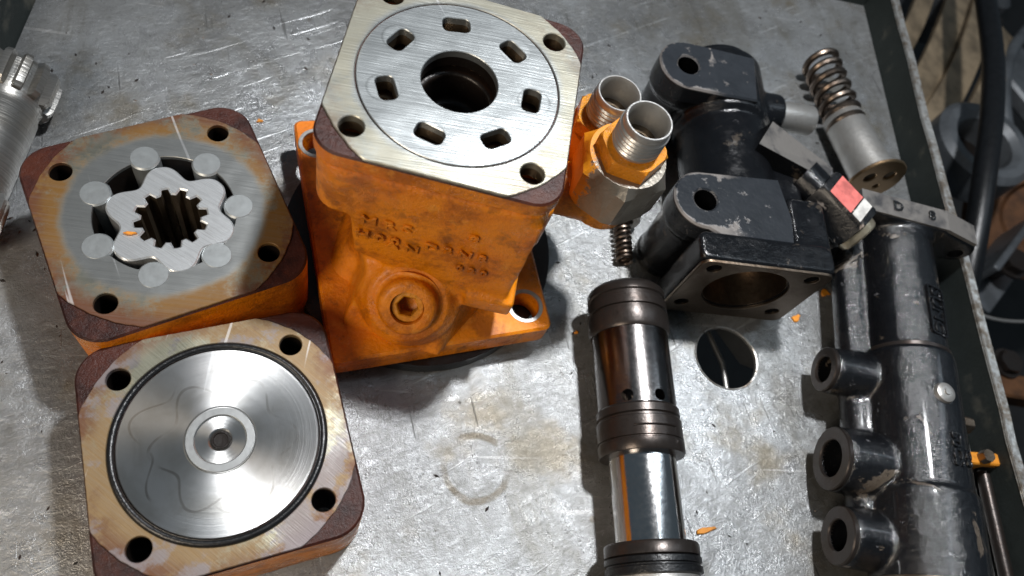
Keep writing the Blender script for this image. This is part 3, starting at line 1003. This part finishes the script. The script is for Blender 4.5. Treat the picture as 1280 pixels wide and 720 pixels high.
# ------------------------------------------------------------------ spring plunger
g0, g1 = Vector((2.13, 6.33, -.55)), Vector((2.585, 5.67, -.465))
t = thing('plunger', 'grey steel plunger sleeve with tan drilled end face, near the tray wall', 'plunger', (g1.x, g1.y, FZ))
b_ = Matrix.Translation((-g1.x, -g1.y, -FZ))
L = (g1 - g0).length
PM = b_ @ aim(g0, g1)
part('sleeve', lathe([(.13, .02), (.178, 0), (.19, .02), (.198, L*.55), (.208, L - .07), (.27, L - .045), (.276, L - .022), (.18, L - .024), (.16, L - .20), (0, L - .20), (0, .3), (.13, .28)], 56).xf(PM), 'dull', t)
fh = [(.10, .07, .058), (-.11, .05, .058), (.05, -.08, .030)]
part('end_face', prism(circ(.282, 56), [circ(r_, 20, x_, y_) for x_, y_, r_ in fh], L - .03, L, .008).xf(PM), 'tan_end', t)
s = thing('coil_spring', 'thick bronze coil spring standing out of the grey plunger sleeve', 'spring', (1.80, 6.85, FZ))
s0, s1 = Vector((1.735, 6.93, -.535)), Vector((2.19, 6.225, -.525))
part('coil', helix(s0, s1, .160, 6.6, .035, 32).at(-1.80, -6.85, -FZ), 'spring', s)

# ------------------------------------------------------------------ splined drive shaft on the left
h0, h1 = Vector((-3.965, 2.53, -.44)), Vector((-3.46, 1.22, -.46))
t = thing('splined_shaft', 'bright steel drive shaft with toothed crowns at both ends, left of gerotor plate', 'drive shaft', (h0.x, h0.y, FZ))
SM = Matrix.Translation((-h0.x, -h0.y, -FZ)) @ aim(h0, h1)
L = (h1 - h0).length
part('shaft', lathe([(0, .02), (.20, .02), (.238, .10), (.238, .30), (.228, .32), (.232, .38), (.240, .40), (.240, L - .42), (.23, L - .30), (.23, L - .05), (0, L - .05)], 64).xf(SM), 'shaft', t)
def crown(z0, z1, ri, ro, z=14):
    rg = []
    for k in range(9):
        s_ = k/8
        zz = z0 + (z1 - z0)*s_
        bulge = 1 - .04*(2*s_ - 1)**4 - (.05 if k in (0, 8) else 0)
        rg.append([(x, y, zz) for x, y in spline_loop(z, ri*(.94 if k in (0, 8) else 1), ro*bulge, .52, .1)])
    return loft(rg)
part('spline_crown', crown(0, .29, .238, .297).xf(SM), 'shaft', t, 14)
part('spline_crown', crown(L - .36, L, .225, .275).xf(SM), 'shaft', t, 14)

# ------------------------------------------------------------------ long black valve block by the tray wall
v0, v1 = Vector((2.735, 5.164, -.35)), Vector((3.535, 2.384, -.35))
vd = (v1 - v0).normalized()
VRZ = atan2(vd.y, vd.x) + pi/2           # local -y runs down the axis
t = thing('valve_block', 'long black cast valve block with three side ports and an end flange', 'valve block', (v0.x, v0.y, FZ), VRZ)
L = (v1 - v0).length
ZA = .40
mainc = cyl((0, 0, ZA), (0, -1.40, ZA), .305, 48, .02, .325) + cyl((0, -1.36, ZA), (0, -2.50, ZA), .36, 48, .03, .365) + cyl((0, -2.46, ZA), (0, -3.15, ZA), .395, 48, .03, .40)
rib = cyl((-.40, -.05, .28), (-.40, -2.95, .28), .125, 32, .03) + box(-.42, 0, -2.9, -.1, .14, .42, .03, .02)
PT = [(-1.58, .185, .105, -.71), (-2.30, .245, .140, -.69), (-2.86, .215, .112, -.67)]
PZ = ZA - .05
pts_g = G()
cuts = G()
for y, ro_, ri_, x in PT:
    pts_g = pts_g + cyl((-.1, y, PZ), (x + .015, y, PZ), ro_, 36, .02)
    cuts = cuts + cyl((-.25, y, PZ), (-1.3, y, PZ), ri_, 28, .001)
mount = loft([[(-.52, 0, .50), (-.52, -.22, .50), (-.30, -.22, .05), (-.30, 0, .05)], [(-.50, 0, .72), (-.50, -.22, .72), (.30, -.22, .72), (.30, 0, .72)]]) + box(-.32, .36, -.225, 0, .05, .71, .06, .02)
ear = cyl((.56, 0, .49), (.56, -.22, .49), .15, 32, .02) + loft([[(.2, 0, .30), (.2, -.22, .30), (.60, -.22, .35), (.60, 0, .35)], [(.2, 0, .715), (.2, -.22, .715), (.58, -.22, .63), (.58, 0, .63)]])
cuts = cuts + cyl((.57, -.6, .47), (.57, .3, .47), .062, 24, .001)
cast('casting', mainc + rib + pts_g + mount + ear, 'black_block', t, .018, 3, cuts)
part('flange_edge', loft([[(-.51, -.012, .70), (-.51, -.21, .70), (.30, -.21, .705), (.30, -.012, .705)], [(-.51, -.012, .735), (-.51, -.21, .735), (.30, -.21, .738), (.30, -.012, .738)]]) + loft([[(.30, -.012, .705), (.30, -.21, .705), (.64, -.21, .615), (.64, -.012, .615)], [(.30, -.012, .738), (.30, -.21, .738), (.64, -.21, .648), (.64, -.012, .648)]]), 'worn_or_sheen_grey', t)
for y, ro_, ri_, x in PT:
    part('port_ring', ring((x + .03, y, PZ), (x - .006, y, PZ), ro_*.97, ri_, 36, .008), 'darkband', t)
    part('port_bore', lathe([(0, 0), (ri_*1.02, 0), (ri_*1.02, .02), (0, .02)], 28).xf(aim((x + .22, y, PZ), (x + .1, y, PZ))), 'deep', t)
part('joint_ring', lathe([(.31, 0), (.338, 0), (.338, .03), (.31, .03)], 48, True).xf(aim((0, -1.335, ZA), (0, -2, ZA))), 'darkband', t)
part('end_ring', lathe([(.30, 0), (.412, 0), (.415, .05), (.40, .06), (.40, .3), (0, .3)], 56).xf(aim((0, -3.10, ZA), (0, -4, ZA))), 'brownmetal', t)
part('plate_screw', lathe([(0, .050), (.022, .050), (.026, .040), (.055, .040), (.075, .030), (.085, 0), (.05, -.05)], 32).xf(aim((.01, -1.76, ZA + .352), (.03, -1.76, ZA + 1.2))), 'dull', t)
def onbar(s_, size, y, ang, r_):
    a = radians(ang)
    return text_geo(s_, size, .010).xf(frame((r_*sin(a), y, ZA + r_*cos(a)), (0, -1, 0), (cos(a), 0, -sin(a))))
part('cast_lettering', onbar('SUNC', .15, -1.02, 16, .318), 'black_worn', t)
part('cast_lettering', onbar('50CS', .12, -2.18, 8, .366) + onbar('C8', .11, -2.22, 26, .366), 'black_block', t)
pd = rrect(.22, .095, .03, 3)
a_ = radians(16)
part('name_pad', prism(pd, [offset(pd, -.014)], -.02, .014).xf(frame((.316*sin(a_), -1.02, ZA + .316*cos(a_)), (0, -1, 0), (cos(a_), 0, -sin(a_)))), 'black_worn', t)
part('flange_lettering', text_geo('D', .13, .008).xf(frame((-.18, -.112, .738), (1, 0, 0), (0, 1, 0))) + text_geo('8', .13, .008).xf(frame((.14, -.112, .74), (1, 0, 0), (0, 1, 0))), 'black_block', t)
part('side_bolt', hexnut(.07, 0, .15, 0, .02).xf(aim((.33, -1.82, .44), (.60, -1.82, .44))), 'brownmetal', t)

# ------------------------------------------------------------------ odds and ends in the tray
def W(u, v, z=FZ):      # tray coordinates (distance from right wall, distance from back wall)
    p = tp(u, v)
    return Vector((p[0], p[1], z))
tag(part('steel_rod', cyl(Vector((4.15, 3.47, FZ + .065)), Vector((4.60, 2.30, FZ + .065)), .055, 24, .01), 'darkband'), 'thin steel rod lying along the foot of the tray wall', 'rod')
o = thing('orange_clamp', 'small orange-painted clip between valve block and tray wall', 'clip', (4.08, 3.50, FZ))
cpos = W(.2, 5.55)
part('band', box(-.24, .10, -.05, .05, .16, .24, .02, .012).rot('Z', .42), 'chip', o)
part('bolt', hexnut(.055, 0, .08, 0, .02).at(-.08, -.03, .235), 'brownmetal', o)
part('foot', box(-.2, .0, -.04, .04, 0, .17, .02, .01).rot('Z', .42), 'chip', o)

def chip(name, px, py, sx, sy, rz, label, z=FZ):
    pts = []
    n = 10
    r2 = random.Random(int(px*1000))
    for i in range(n):
        a = 2*pi*i/n
        k = r2.uniform(.5, 1.15)
        pts.append((sx*k*cos(a), sy*k*sin(a)))
    o = part(name, prism(pts, (), 0, .018, .005), 'chip')
    o.location = (px, py, z + .001)
    o.rotation_euler = (0, 0, rz)
    return tag(o, label, 'paint flake', 'orange paint flakes on the tray')
chip('paint_flake', 2.086, 1.932, .095, .026, .6, 'long orange paint flake on the tray, right of the polished rod')
chip('paint_flake', 2.50, 4.42, .055, .045, .2, 'orange crumb of paint beside the bored flange of the black valve body')
chip('paint_flake', 2.308, 4.025, .05, .035, .9, 'orange crumb of paint right of the round hole in the tray')
chip('paint_flake', -2.472, 3.296, .03, .02, .4, 'tiny orange flake on the tray behind the gerotor plate')
chip('paint_flake', .62, 2.90, .022, .016, .4, 'tiny yellow speck on the tray left of the dark spool end')
chip('paint_flake', -.35, 1.05, .022, .016, 1.4, 'tiny rust speck on the tray near the cover plate corner')
o = chip('paint_flake', -2.302, 1.649, .045, .012, .5, 'orange sliver of paint lying on the star rotor', FZ + .757)

# grit: scattered dark grains and filings on the tray
gg = G()
r3 = random.Random(3)
for i in range(420):
    u, v = r3.uniform(.3, 7.9), r3.uniform(.2, 8.6)
    p = tp(u, v)
    if hypot(p[0] - HOLE[0], p[1] - HOLE[1]) < .3:
        continue
    s_ = r3.choice((.006, .008, .010, .014))
    a = r3.uniform(0, 6.28)
    k = len(gg.v)
    gg.v += [Vector((p[0] + s_*cos(a + j*pi/2)*(1.8 if j % 2 else .8), p[1] + s_*sin(a + j*pi/2)*(1.8 if j % 2 else .8), FZ + .001)) for j in range(4)] + [Vector((p[0], p[1], FZ + s_*.9))]
    gg.f += [(k, k+1, k+4), (k+1, k+2, k+4), (k+2, k+3, k+4), (k+3, k, k+4), (k+3, k+2, k+1, k)]
o = part('grit', gg, 'darkband')
o['kind'] = 'stuff'
o['label'] = 'fine dark grit scattered over the tray'

# ------------------------------------------------------------------ machine parts beyond the tray wall
def U(px, py, z):       # where a line of sight meets height z (used once, to set things at their places)
    d_ = _R*((px - 640)/955) - _U*((py - 360)/955) + _f
    k = (z - 4.612)/d_.z
    return Vector((0, 0, 4.612)) + d_*k
hp = [U(1222, -60, -1.6), U(1232, 0, -1.5), U(1241, 70, -1.45), U(1240, 140, -1.4), U(1232, 210, -1.45), U(1222, 280, -1.6), U(1208, 360, -1.9), U(1196, 430, -2.3), U(1190, 520, -2.9)]
def smoothp(pts, n=8):
    out = []
    P_ = [pts[0]] + pts + [pts[-1]]
    for i in range(1, len(P_) - 2):
        a, b, c, d_ = P_[i-1], P_[i], P_[i+1], P_[i+2]
        for k in range(n):
            s_ = k/n
            out.append(.5*((2*b) + (c-a)*s_ + (2*a - 5*b + 4*c - d_)*s_*s_ + (3*b - a - 3*c + d_)*s_**3))
    out.append(pts[-1])
    return out
tag(part('rubber_hose', sweep(smoothp(hp), .135, 20), 'rubber'), 'shiny black rubber hose curving down outside the tray wall', 'hose')
# fan guard: three curved bands
o = thing('slotted_guard', 'tan curved slotted guard seen outside the tray wall behind the hose', 'guard', tuple(U(1190, 120, -3.2)))
og = Vector(o.location)
def band(a, b, c, w, th=.12):
    pa, pb, pc = a, b, c
    rg = []
    n = 14
    for i in range(n + 1):
        s_ = i/n
        p = pa*(1-s_)**2 + pb*2*s_*(1-s_) + pc*s_**2
        tng = ((pb - pa)*(1-s_) + (pc - pb)*s_).normalized()
        sd = tng.cross(Vector((0, 0, 1))).normalized()
        p = p - og
        rg.append([p + sd*w, p + sd*w + Vector((0, 0, th)), p - sd*w + Vector((0, 0, th + .1)), p - sd*w + Vector((0, 0, .1))])
    return loft(rg)
for (a, b, c, w) in (((1120, 150), (1172, 85), (1200, -30), .21), ((1146, 175), (1205, 100), (1222, 10), .22), ((1172, 205), (1232, 140), (1250, 50), .20), ((1105, 90), (1150, 30), (1165, -60), .16)):
    part('band', band(U(*a, -3.0), U(*b, -2.7), U(*c, -3.0), w), 'tan_plastic', o, 30)
tag(part('grey_casting', box(-.9, .9, -.5, .5, 0, 1.2, .2, .1).rot('Z', .5).at(*U(1150, 35, -4.2)), 'grey_part'), 'blue-grey casting deep outside the tray, behind the slotted guard', 'casting')
rp = U(1198, 205, -2.7)
o = thing('round_collar', 'dark round collar with a black bore, outside the tray wall under the hose', 'collar', tuple(rp))
part('collar', lathe([(.42, 0), (.66, 0), (.70, .05), (.70, .5), (.62, .58), (.50, .58), (.42, .5)], 48, True), 'grey_part', o)
part('bore', lathe([(0, .02), (.40, .02), (.40, .1), (0, .1)], 32), 'deep', o)
tag(part('rusty_drum', lathe([(0, 0), (.95, 0), (1.0, .06), (1.0, .9), (.9, 1.0), (.5, 1.0), (.45, .85), (0, .85)], 56).xf(aim(U(1300, 270, -3.6), U(1296, 262, -2.4))), 'rust'), 'rusty brown drum at the right edge of the photo', 'drum')
tag(part('grey_bracket', box(-.45, .45, -.8, .8, 0, .3, .1, .05).rot('Z', .9).at(*U(1268, 110, -3.4)), 'grey_part'), 'dull grey bracket right of the rubber hose', 'bracket')
tag(part('thin_cable', sweep(smoothp([U(1205, 385, -2.8), U(1240, 398, -2.8), U(1275, 402, -2.8), U(1320, 400, -2.8)]), .022, 8), 'dull'), 'thin grey cable crossing the dark gap outside the tray', 'cable')
tag(part('brown_rail', box(-1.4, 1.4, -.16, .16, 0, .3, .04, .03).rot('Z', .35).at(*U(1300, 500, -3.2)), 'rust'), 'dark brown rail outside the tray wall, lower right', 'rail')
for k, (px, py, z, r_, lab) in enumerate(((1262, 330, -3.2, .20, 'dark hexagon bolt head in the gap below the rusty drum'), (1256, 455, -2.9, .16, 'dark hexagon bolt head in the black gap above the brown rail'), (1236, 30, -3.4, .18, 'dark hexagon bolt head beside the slotted guard, near the top edge'))):
    p_ = U(px, py, z)
    tag(part('bolt_head', hexnut(r_, 0, r_*.8, .3*k, .05) .at(*p_) + lathe([(r_*.5, -1.2), (r_*.5, 0), (r_*1.25, 0), (r_*1.25, .04), (0, .04)], 24).at(*p_), 'darkband'), lab, 'bolt')
tag(part('bent_pipe', sweep(smoothp([U(1290, 30, -2.9), U(1262, 70, -2.8), U(1255, 130, -2.9), U(1268, 190, -3.1), U(1300, 215, -3.3)]), .10, 16), 'grey_part'), 'bent grey pipe right of the black rubber hose', 'pipe')
tag(part('angle_bracket', box(-.7, .7, -.05, .05, 0, .7, .03, .02).rot('Z', 1.2).at(*U(1225, 330, -3.6)) + box(-.7, .7, -.5, .05, 0, .06, .03, .02).rot('Z', 1.2).at(*U(1225, 330, -3.6)), 'grey_part'), 'dark sheet metal bracket under the hose, outside the tray', 'bracket')
# things seen through the hole in the tray
o = thing('cross_strut', 'dark grey strut seen through the round hole in the tray', 'strut', tuple(U(905, 455, -1.15)))
oo = Vector(o.location)
part('strut', sweep([U(878, 400, -1.15) - oo, U(903, 455, -1.15) - oo, U(910, 500, -1.15) - oo], .025, 12), 'dull', o)
part('strut_plate', loft([[U(*p, -1.30) - oo for p in ((885, 400), (960, 395), (965, 470), (925, 455))], [U(*p, -1.25) - oo for p in ((885, 400), (960, 395), (965, 470), (925, 455))]]), 'grey_part', o)

# ------------------------------------------------------------------ bring the whole model to metres
for me in bpy.data.meshes:
    me.transform(Matrix.Scale(K, 4))
for ob in bpy.data.objects:
    if ob.type in {'MESH', 'EMPTY'}:
        ob.location = ob.location * K
